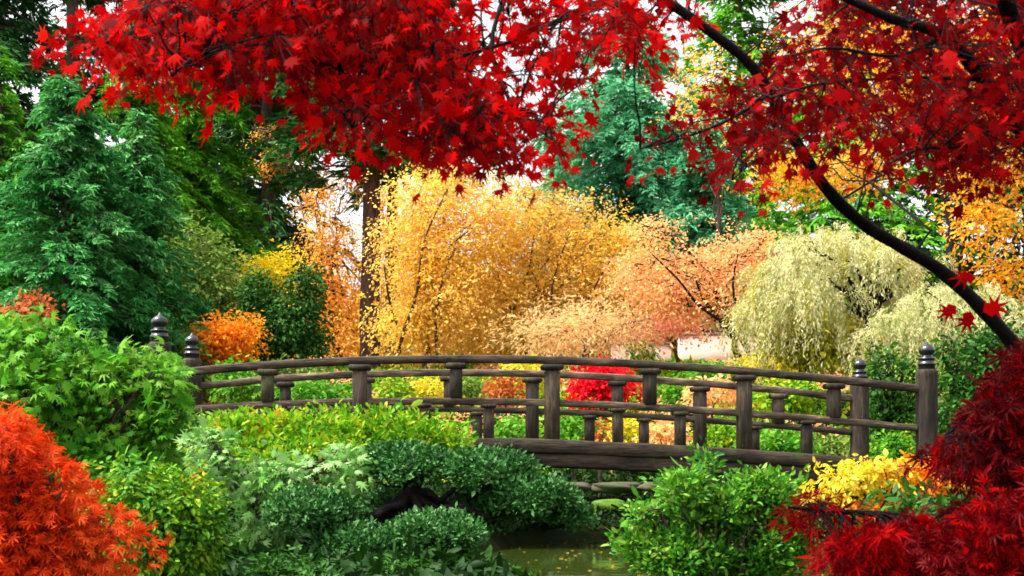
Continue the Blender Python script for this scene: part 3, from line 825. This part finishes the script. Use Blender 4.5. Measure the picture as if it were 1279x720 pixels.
tree('autumn_tree', 'sparse yellow-orange tree beside the top of the blue-green fir', 'tree', 900, 36, [(880, 100, 45, 24), (860, 130, 36, 20), (900, 70, 34, 16), (930, 140, 40, 20)], GOLD, 0.11, cov=0.7, spray=5.5, per=18, trunk_r=0.09, group='autumn trees behind the bridge', soft=True, thick=0.13, up=0.8, limb_scale=0.3)
# weeping trees
weeping('weeping_tree', 'large pale weeping tree right of the bridge with dark trunk', 'tree', 1088, 26, [(1000, 345, 62, 44, -0.5), (1062, 318, 66, 34, 0.6), (1110, 335, 62, 36, 0), (960, 385, 34, 30, 0.4), (1005, 378, 44, 22, -0.9), (1140, 368, 40, 26, 0.5)], 56, 'blade', 0.085, 1500, M_DARKBARK, 0.12, [WILLOW, OLIVE], 'pale weeping trees', 34, 400)
weeping('weeping_tree', 'smaller pale weeping tree at the right end post under the dark limb', 'tree', 1190, 23, [(1170, 392, 48, 28, 0), (1215, 410, 40, 26, -0.4), (1130, 412, 34, 22, 0.3), (1195, 370, 36, 20, 0.6), (1240, 380, 34, 26, 0.4)], 46, 'blade', 0.07, 950, M_DARKBARK, 0.09, [WILLOW, PALEGREEN], 'pale weeping trees', 30, 440)
tree('broadleaf_shrub', 'olive-yellow shrub under the large weeping tree', 'shrub', 1010, 27, [(1000, 410, 55, 40), (1050, 420, 50, 36), (965, 430, 36, 24), (1030, 445, 60, 18)], OLIVE, 0.11, cov=2.6, spray=3, trunk_r=0.05, puff=4, limb_scale=0.3)
tree('broadleaf_shrub', 'very dark shrub between the two right end posts', 'shrub', 1115, 21.5, [(1112, 470, 34, 40), (1100, 515, 36, 36), (1135, 500, 30, 44)], DEEPGREEN, 0.1, cov=1.8, spray=3, trunk_r=0.06, bark=M_DARKBARK, puff=4, limb_scale=0.3)
tree('broadleaf_shrub', 'dark evergreen shrub beyond the right end post beneath the weeping tree', 'shrub', 1215, 20, [(1205, 470, 50, 50), (1250, 450, 50, 60), (1190, 520, 50, 40)], DEEPGREEN, 0.1, cov=2.2, spray=3, trunk_r=0.06, bark=M_DARKBARK, puff=4, limb_scale=0.3)
# far row closing the view low down
for px, Z, mm, lab in ((395, 58, GOLD, 'far orange tree glimpsed between the pine trunks'), (600, 62, YELLOW, 'far yellow tree behind the golden-yellow tree'), (760, 60, GOLD, 'far gold tree below the blue-green fir'), (985, 58, PEACH, 'far peach tree left of the weeping tree top'), (1150, 60, OLIVE, 'far olive tree behind the weeping tree'), (200, 60, GREENFIR, 'far green tree behind the cypress'), (40, 60, GREENFIR, 'far green tree at the left edge')):
    tree('far_tree', lab, 'tree', px, Z, [(px - 45, 395, 60, 45), (px + 45, 400, 60, 40), (px, 360, 55, 36), (px, 420, 95, 28)], mm, 0.26, cov=2.6, spray=3, trunk_r=0.14, group='far trees beyond the garden')

tree('far_tree', 'far orange-gold tree seen in the gap right of the reddish pine trunk', 'tree', 486, 52, [(482, 300, 24, 70), (490, 380, 28, 56), (478, 240, 18, 30)], [GOLD], 0.14, cov=2.2, spray=4, per=14, trunk_r=0.1, group='far trees beyond the garden', soft=True, thick=0.2)

# ------------------------------------------------------------------ low shrubs on the slope behind the bridge
SLOPE = [(300, 22, 470, 30, 20, FRESH, 'green mound shrub behind the left end of the far rail'), (392, 23.5, 486, 44, 18, FRESH, 'green mound shrub seen through the first railing bay'),
         (360, 26, 462, 40, 14, PALEGREEN, 'pale green low shrub behind the top rail near the orange maple'), (493, 23, 486, 26, 14, LIME, 'lime green mound between the second and third railing posts'),
         (536, 24, 485, 26, 14, YELGREEN, 'yellow-green mound left of the third tall railing post'), (590, 25, 484, 24, 15, PALEGREEN, 'olive mound right of the third tall railing post'),
         (632, 24, 483, 26, 13, RUST, 'salmon-brown low shrub seen through the rails at the centre'), (660, 27, 462, 40, 12, YELGREEN, 'yellow-green low shrub just under the top rail at the centre'),
         (640, 21, 535, 30, 18, FRESH, 'bright green mound below the middle rail at the centre'), (716, 21, 532, 26, 20, FRESH, 'bright green mound below the scarlet shrub'),
         (750, 20.6, 536, 9, 6, RUST, 'tiny red shrub on the bank seen below the middle rail'), (785, 22, 535, 30, 18, YELGREEN, 'yellow-green mound right of the tiny red shrub'),
         (832, 21, 538, 22, 16, PEACH, 'salmon low shrub seen below the middle rail'), (845, 26, 486, 24, 14, FRESH, 'green mound right of the scarlet shrub'),
         (890, 25, 485, 36, 14, PEACH, 'pink low shrub seen between the rails before the wall'), (905, 22, 540, 40, 18, LIME, 'lime mound on the bank right of the salmon shrub'),
         (985, 23, 490, 40, 18, LIME, 'lime mound seen between the rails left of the right end post'), (975, 21, 548, 46, 20, FRESH, 'green mound on the bank below the right middle rail'),
         (1030, 22, 556, 40, 18, PALEGREEN, 'pale tufted shrub on the bank near the right end post'), (1120, 21, 560, 40, 20, FRESH, 'green low shrub between the right end posts'),
         (960, 29, 452, 50, 12, YELGREEN, 'yellow-green low shrub in front of the forked maple trunk'), (890, 29, 462, 40, 10, FRESH, 'green hedge strip just under the top rail before the wall'),
         (802, 32, 440, 17, 12, GREENFIR, 'small round green bush in front of the low pink wall')]
for px, Z, py, rx, ry, mm, lab in SLOPE:
    tree('low_shrub', lab, 'shrub', px, Z, [(px, py, rx, ry), (px - rx * 0.4, py + ry * 0.4, rx * 0.6, ry * 0.7), (px + rx * 0.45, py + ry * 0.35, rx * 0.6, ry * 0.7)], mm, 0.1, cov=3.2, spray=2.6, trunk_r=0.03, twigs=3, group='low shrubs on the slope behind the bridge', amp=0.25)
tree('dwarf_maple', 'scarlet dwarf maple dome behind the bridge railing', 'maple', 754, 25.5, [(754, 478, 38, 24), (735, 490, 26, 18), (778, 488, 24, 18), (754, 465, 34, 12)], SCARLET, 0.1, cov=4, spray=3, trunk_r=0.05, amp=0.2)


def scatter(name, n, x0, x1, y0, y1, mt, size, tpl, keep):
    x = rng.uniform(x0, x1, n); y = y0 + (y1 - y0) * rng.uniform(0, 1, n)
    k = keep(x, y); x, y = x[k], y[k]
    pos = np.stack([x, y, height(x, y) + rng.uniform(0, 0.06, len(x))], 1)
    axis = rdir(len(x)); axis[:, 2] = np.abs(axis[:, 2]) * 0.6 + 0.1
    nn = np.array([0, 0, 1.0]) + 0.5 * rng.normal(0, 1, pos.shape)
    V, Fc = place_leaves(pos, axis, nn, size * np.exp(rng.normal(0, 0.3, len(x))), tpl)
    o = mesh_obj(name, [(V, Fc)], mt)
    o['kind'] = 'stuff'
    return o


def patch(x, y):
    return np.sin(x * 1.1 + 0.6 * y) + np.sin(0.7 * y - 1.9 * x + 2) + rng.normal(0, 0.35, np.shape(x))


def dry(x, y):
    return np.sqrt(((x - 1.6) / 2.15) ** 2 + ((y - 12.3) / 6.3) ** 2) > 1.03


scatter('ground_cover', 90000, -14, 15, 21.5, 40, LIME, 0.11, 'diamond', lambda x, y: (patch(x, y) < 0.7) & dry(x, y)).__setitem__('label', 'bright green ground cover on the slope behind the bridge')
scatter('fallen_leaves', 60000, -14, 15, 23, 40, PEACH, 0.09, 'diamond', lambda x, y: (patch(x, y) > 0.55)).__setitem__('label', 'fallen salmon leaves on the slope behind the bridge')
scatter('far_undergrowth', 50000, -45, 45, 38, 80, GOLD, 0.3, 'diamond', lambda x, y: x == x).__setitem__('label', 'golden undergrowth on the far slope between the trees')
fl = scatter('floating_leaves', 420, -1.2, 3.8, 7, 18.5, GOLD, 0.05, 'maple', lambda x, y: ~dry(x, y))
fl['label'] = 'fallen golden leaves floating on the pond'
co = np.empty(len(fl.data.vertices) * 3, np.float32); fl.data.vertices.foreach_get('co', co); co[2::3] = 0.004 + (co[2::3] - co[2::3].min()) * 0.02; fl.data.vertices.foreach_set('co', co); fl.data.update()
scatter('undergrowth', 90000, -7, 8, 3.5, 22.5, L('undergrowth_shade_leaf', [(0.004, 0.02, 0.003), (0.015, 0.06, 0.006), (0.03, 0.1, 0.012)], 0.2), 0.095, 'oval', lambda x, y: dry(x, y)).__setitem__('label', 'undergrowth covering the near pond banks, coloured dark for the shade under the bridge')  # near-black leaf colour carries the shade below the deck

# ------------------------------------------------------------------ near shrubs
tree('maple_shrub', 'spreading light green maple shrub in front of the left end post', 'shrub', 110, 9.5, [(60, 470, 110, 68), (140, 472, 72, 58), (188, 525, 44, 46), (196, 478, 26, 34), (110, 560, 130, 70), (20, 420, 60, 28), (30, 520, 80, 80)], [FRESH], 0.085, 'maple', cov=4.0, spray=2.2, per=9, trunk_r=0.05, lo=0.45, up=0.5, face=0.3, amp=0.5, puff=4, limb_scale=0.3)
tree('maple_shrub', 'pale mint green trailing maple shrub above the clipped pine', 'shrub', 320, 8.9, [(305, 590, 55, 34), (262, 560, 30, 28), (380, 594, 52, 22), (335, 630, 34, 26), (430, 578, 26, 16), (318, 660, 18, 22)], [MINT], 0.07, 'maple', cov=3.0, spray=2.2, per=9, trunk_r=0.035, lo=0.45, up=0.5, face=0.3, amp=0.4, puff=4, limb_scale=0.3)
tree('azalea_hedge', 'long lime and orange flecked azalea hedge before the bridge', 'hedge', 410, 12.5, [(290, 558, 62, 36), (355, 555, 62, 38), (425, 554, 66, 38), (490, 556, 62, 40), (545, 560, 52, 30), (400, 580, 150, 40), (300, 580, 60, 40)], [LIME], 0.065, 'oval', cov=5, spray=2.4, per=9, trunk_r=0.04, lo=0.6, up=0.75, droop=-0.5, amp=0.22)
tree('clipped_azalea', 'rounded dark azalea with rusty leaf tips beside the orange maple', 'shrub', 200, 6.3, [(200, 660, 76, 84), (170, 620, 60, 50), (235, 655, 40, 66)], [L('azalea_rust_leaf', [(0.012, 0.08, 0.005), (0.04, 0.17, 0.008), (0.1, 0.3, 0.012), (0.26, 0.44, 0.015), (0.75, 0.24, 0.04)], 0.25, 0.4, 0.4, 3.5, 0.45)], 0.035, 'oval', cov=5, spray=3.0, per=9, trunk_r=0.03, lo=0.6, amp=0.18)
tree('lace_maple', 'bright orange-red laceleaf maple mound in the lower left corner', 'maple', 40, 4.6, [(5, 535, 56, 44), (62, 600, 66, 46), (95, 655, 72, 40), (-20, 610, 110, 110), (20, 650, 90, 60), (70, 705, 70, 24)], [LACE_ORANGE], 0.055, 'lace', cov=4.5, spray=2.8, per=12, trunk_r=0.03, lo=0.45, up=0.5, droop=0.6, amp=0.5, puff=3, thick=0.15, face=0.3)

# cloud-pruned pine: pads on bent branches
Zc = 9.0
bx = (475 - CX) / F * Zc
base = np.array([bx, Zc, float(height(bx, Zc)) - 0.05])
cl = thing('cloud_pruned_pine', 'dark green cloud-pruned pine with flat pads above the pond', 'pine', base)
PADS = [(505, 592, 80, 36, 0.2), (615, 600, 68, 38, 0), (668, 632, 66, 36, -0.1), (385, 648, 66, 36, -0.5), (545, 676, 76, 34, -0.7), (706, 650, 44, 22, 0.1), (455, 690, 70, 34, -0.6), (600, 650, 60, 34, 0.3), (500, 640, 60, 30, 0.5)]
btr = []
knee = base + np.array([0.22, 0.1, 0.45])
btr.append(tube(resample([base, base + np.array([-0.1, 0, 0.2]), knee, knee + np.array([0.05, 0.1, 0.25])], 12), np.linspace(0.075, 0.045, 12), 9))
for pd in PADS:
    C, Rr, A = clump_world(pd, Zc)
    Rr[1] = Rr[0] * 0.9
    spx = 0.032 * F / C[1]
    n = int(6.5 * A / (spx ** 2 * AREA['diamond'])); M = n // 8
    d = rdir(M)
    d[:, 2] = np.where((d[:, 2] < -0.15) & (rng.uniform(0, 1, M) < 0.85), -d[:, 2], d[:, 2])
    r = (0.72 + 0.28 * rng.uniform(0, 1, M) ** 0.5) * (0.9 + 0.1 * np.sin(7 * d[:, 0] + 5 * d[:, 1])) * lumpy(d, 16, 0.2, 14)
    cen = C + d * r[:, None] * Rr * np.where(d[:, 2] < 0, 0.55, 1.0)[:, None] ** np.array([0, 0, 1])
    V, Fc = spray_leaves(cen, nrm(d / Rr), 0.06, 8, 0.032, 'diamond', 0.3, 0.1, -0.6, 0.3)
    mesh_obj('foliage_pad', [(V, Fc)], JUNIPER, cl)
    lm = curve(knee, C - np.array([0, 0, 0.3 * Rr[2]]), 9, (0, 0, -0.06), 0.025)
    btr.append(tube(lm, np.linspace(0.035, 0.014, 9), 7))
    for q in rng.integers(0, M, 10):
        btr.append(tube(curve(lm[-2], cen[q], 5, (0, 0, -0.02), 0.01), np.linspace(0.014, 0.004, 5), 5))
mesh_obj('trunk', btr, M_DARKBARK, cl, True)

tree('glossy_bush', 'bright green glossy-leaved bush right of the pond below the bridge', 'bush', 890, 8.0, [(875, 640, 76, 50), (818, 680, 58, 46), (940, 635, 62, 44), (960, 685, 62, 56), (880, 700, 90, 50), (880, 585, 13, 20), (800, 645, 22, 18), (1000, 668, 44, 50), (965, 610, 40, 22)], [GLOSSY], 0.042, 'oval', cov=4.2, spray=2.0, per=9, trunk_r=0.03, lo=0.55, up=0.6, droop=-0.5, amp=0.45, puff=3, twigs=12)
tree('autumn_bush', 'yellow and orange low bush below the right end of the bridge', 'bush', 1090, 7.0, [(1060, 595, 48, 22), (1105, 590, 42, 20), (1040, 620, 34, 16), (1145, 588, 46, 22), (1190, 586, 38, 22), (1090, 640, 50, 16)], [YELGREEN, ORANGE], 0.036, 'oval', cov=3.4, spray=2.2, per=8, trunk_r=0.02, lo=0.4, up=0.6, amp=0.35, mi=[0, 0, 0, 1, 1, 1])
tree('broadleaf_shrub', 'dark green shrub in the lower right corner behind the crimson maple', 'shrub', 1230, 6.5, [(1230, 690, 70, 50), (1150, 640, 70, 40), (1260, 640, 50, 50)], [DEEPGREEN], 0.06, 'oval', cov=3, spray=2.4, per=8, trunk_r=0.03, amp=0.3)
for px, Z, py, lab in ((600, 8.2, 712, 'low dark leafy plant at the bottom edge under the pine'), (350, 6.8, 705, 'low dark leafy plant at the bottom edge left of the pine'), (500, 7.4, 712, 'small dark leafy plant at the bottom edge beneath the pine pads')):
    tree('leafy_plant', lab, 'plant', px, Z, [(px, py + 2, 56, 18), (px + 20, py + 15, 64, 24)], [DEEPGREEN], 0.035, 'oval', cov=2.8, spray=2.4, per=8, trunk_r=0.012, twigs=4, amp=0.3, group='low dark plants at the water edge')


# ------------------------------------------------------------------ red maples close to the camera
def inside(poly, x, y):
    poly = np.asarray(poly, float)
    r = np.zeros(len(x), bool)
    j = len(poly) - 1
    for i in range(len(poly)):
        xi, yi = poly[i]; xj, yj = poly[j]
        r ^= ((yi > y) != (yj > y)) & (x < (xj - xi) * (y - yi) / (yj - yi + 1e-12) + xi)
        j = i
    return r


def fill(poly, n, z0, z1):
    poly = np.asarray(poly, float)
    out = []
    while len(out) < n:
        x = rng.uniform(poly[:, 0].min(), poly[:, 0].max(), 400); y = rng.uniform(poly[:, 1].min(), poly[:, 1].max(), 400)
        k = inside(poly, x, y)
        for a, b in zip(x[k], y[k]):
            out.append(P(a, b, rng.uniform(z0, z1)))
            if len(out) >= n:
                break
    return np.array(out)


def limb(pts, Z0, Z1, r0, r1, n=24):
    q = np.array([P(a, b, Z0 + (Z1 - Z0) * i / (len(pts) - 1)) for i, (a, b) in enumerate(pts)])
    q = resample(q, n)
    rr = np.linspace(r0, r1, n) * (1 + 0.06 * np.sin(np.arange(n) * 2.1))
    return q, rr


def red_maple(name, label, base, limbs, fills, leaf, size, tpl, leaves_per, rs, extra=(), face=0.65, droop=0.5, smax=1.0):
    root = thing(name, label, 'maple', base)
    tubes, nodes = [], []
    for l in limbs:
        q, rr = limb(*l)
        tubes.append(tube(q, rr, 10 if l[3] > 0.015 else 6))
        nodes.append(q)
    nodes = np.concatenate(nodes)
    twg, leaves = [], []
    for poly, n, z0, z1, mi in fills:
        cen = fill(poly, n, z0, z1)
        out = nrm(np.stack([rng.normal(0, 1, n), rng.normal(0, 0.6, n) - 0.2, rng.normal(0, 0.3, n) - 0.2], 1))
        V, Fc = spray_leaves(cen, out, rs, leaves_per, size, tpl, 0.55, face, droop, 0.2, 0.28)
        leaves.append((V, Fc, mi))
        for c in cen:
            d = np.linalg.norm(nodes - c, axis=1)
            k = int(np.argmin(d))
            if d[k] < smax:
                for p_ in V.reshape(n, -1, 3)[list(map(tuple, cen)).index(tuple(c))].reshape(leaves_per, -1, 3)[:, 1]:
                    twg.append(tube(curve(c, p_, 3, (0, 0, 0.01)), 0.0009, 3))
                twg.append(tube(curve(nodes[k], c, 6, (0, 0, 0.05 * d[k]), 0.02 * d[k]), np.linspace(0.0035, 0.0014, 6), 5))
    for px, py, Z, sz, ang_ in extra:
        c = P(px, py, Z)[None]
        a = np.array([[math.cos(R(ang_)), 0.1, math.sin(R(ang_))]])
        V, Fc = place_leaves(c - a * sz * 0.4, a, np.array([[0.1, -1.0, 0.3]]), np.array([sz]), tpl)
        leaves.append((V, Fc, 0))
    mesh_obj('trunk', tubes + twg, M_DARKBARK, root, True)
    mesh_obj('foliage', leaves, leaf, root)
    return root


bm = P(1380, 880, 4.6); bm[2] = float(height(bm[0], bm[1])) - 0.05
A_ = [(1390, 870), (1360, 640), (1310, 500), (1262, 425), (1180, 342), (1085, 284), (1032, 235), (985, 160), (942, 86), (885, 38), (830, 0), (770, -35)]
limbs = [
    (A_, 4.5, 3.7, 0.034, 0.013, 60),
    ([(770, -35), (650, -45), (480, -30), (320, -5), (210, 25), (130, 55)], 3.7, 3.3, 0.022, 0.004, 30),
    ([(800, -15), (720, 15), (650, 48), (570, 72), (460, 105)], 3.74, 3.3, 0.009, 0.003, 20),
    ([(480, -30), (440, 40), (425, 110), (440, 160)], 3.54, 3.2, 0.008, 0.003, 16),
    ([(320, -5), (265, 50), (215, 95)], 3.46, 3.1, 0.007, 0.003, 14),
    ([(650, -45), (615, 50), (640, 130), (690, 175)], 3.62, 3.3, 0.009, 0.003, 18),
    ([(560, -40), (545, 50), (560, 130), (580, 175)], 3.6, 3.2, 0.008, 0.003, 16),
    ([(1360, 640), (1352, 400), (1325, 245), (1279, 165), (1225, 96), (1180, 45), (1110, 22), (1000, -30)], 4.4, 3.3, 0.045, 0.008, 40),
    ([(1325, 245), (1300, 110), (1262, 20), (1240, -60)], 4.09, 3.5, 0.04, 0.022, 16),
    ([(1222, 100), (1150, 97), (1080, 100), (1020, 106), (965, 122)], 3.77, 3.4, 0.006, 0.003, 16),
    ([(962, 118), (910, 150), (855, 172), (800, 186)], 3.9, 3.5, 0.007, 0.0025, 16),
    ([(990, 168), (950, 195), (915, 225)], 3.95, 3.6, 0.005, 0.0025, 12),
    ([(1260, 150), (1200, 182), (1150, 186), (1110, 205)], 3.88, 3.4, 0.008, 0.003, 16),
    ([(1180, 45), (1120, 70), (1040, 60), (990, 70)], 3.61, 3.2, 0.006, 0.003, 16),
]
LEFT = [(88, 48), (120, 28), (175, 0), (240, -60), (520, -60), (545, 0), (575, 60), (610, 120), (690, 140), (728, 150), (730, 160), (700, 178), (630, 180), (600, 165), (545, 172), (500, 150), (430, 150), (395, 130), (385, 80), (330, 72), (290, 88), (240, 75), (205, 92), (185, 92), (195, 80), (150, 82)]
MIDL = [(570, -40), (870, -40), (880, 30), (830, 40), (790, 60), (745, 60), (720, 80), (700, 125), (650, 120), (610, 70), (580, 30)]
LEFTTOP = [(170, 0), (240, -60), (560, -60), (540, 20), (500, 70), (420, 60), (330, 80), (240, 70), (190, 50)]
RIGHT = [(770, 205), (850, 150), (900, 130), (950, 80), (1000, 40), (1005, -40), (1330, -40), (1330, 225), (1240, 195), (1195, 212), (1110, 210), (1075, 175), (1010, 165), (960, 180), (925, 212), (895, 190), (850, 172)]
red_maple('red_maple', 'scarlet Japanese maple whose dark limb and leafy canopy overhang the view', bm, limbs,
          [(LEFT, 330, 3.0, 4.3, 0), (LEFTTOP, 130, 3.0, 4.2, 1), (MIDL, 60, 3.2, 4.2, 0), (RIGHT, 310, 3.4, 4.9, 1)],  # darker leaves at upper left and right put canopy shade into the colour
          [RED, DARKRED], 0.041, 'maple', 13, 0.11,
          extra=[(1205, 347, 4.0, 0.085, 180), (1184, 390, 4.0, 0.08, 215), (1208, 402, 4.05, 0.085, 250), (1243, 384, 4.0, 0.1, 20)], smax=0.45)

bl = P(1330, 900, 4.2); bl[2] = float(height(bl[0], bl[1])) - 0.05
limbs = [([(1330, 860), (1290, 740), (1220, 690), (1140, 650), (1060, 640), (985, 634)], 4.2, 3.8, 0.035, 0.004, 30),
         ([(1290, 740), (1260, 600), (1220, 520), (1170, 555)], 4.2, 3.9, 0.025, 0.004, 24),
         ([(1260, 600), (1275, 480), (1290, 430)], 4.1, 3.9, 0.015, 0.004, 14)]
UP = [(1310, 425), (1285, 432), (1262, 458), (1235, 500), (1215, 530), (1180, 552), (1165, 562), (1195, 562), (1228, 557), (1262, 574), (1330, 590), (1330, 425)]
LOW = [(1060, 668), (1090, 660), (1130, 648), (1175, 634), (1235, 618), (1330, 590), (1330, 760), (1040, 760), (1042, 690)]
red_maple('crimson_maple', 'deep crimson laceleaf maple cascading over the lower right corner', bl, limbs,
          [(UP, 320, 3.6, 4.5, 0), (UP, 50, 3.6, 4.0, 1), (LOW, 400, 3.3, 4.5, 0), (LOW, 90, 3.3, 3.7, 1), ([(995, 630), (1040, 625), (1042, 643), (1000, 640)], 6, 3.8, 4.0, 1)],  # brighter red sprays over the wine leaves are highlights put into leaf colour
          [WINE, DARKRED], 0.055, 'lace', 14, 0.07, face=0.35, droop=0.8, smax=0.28)
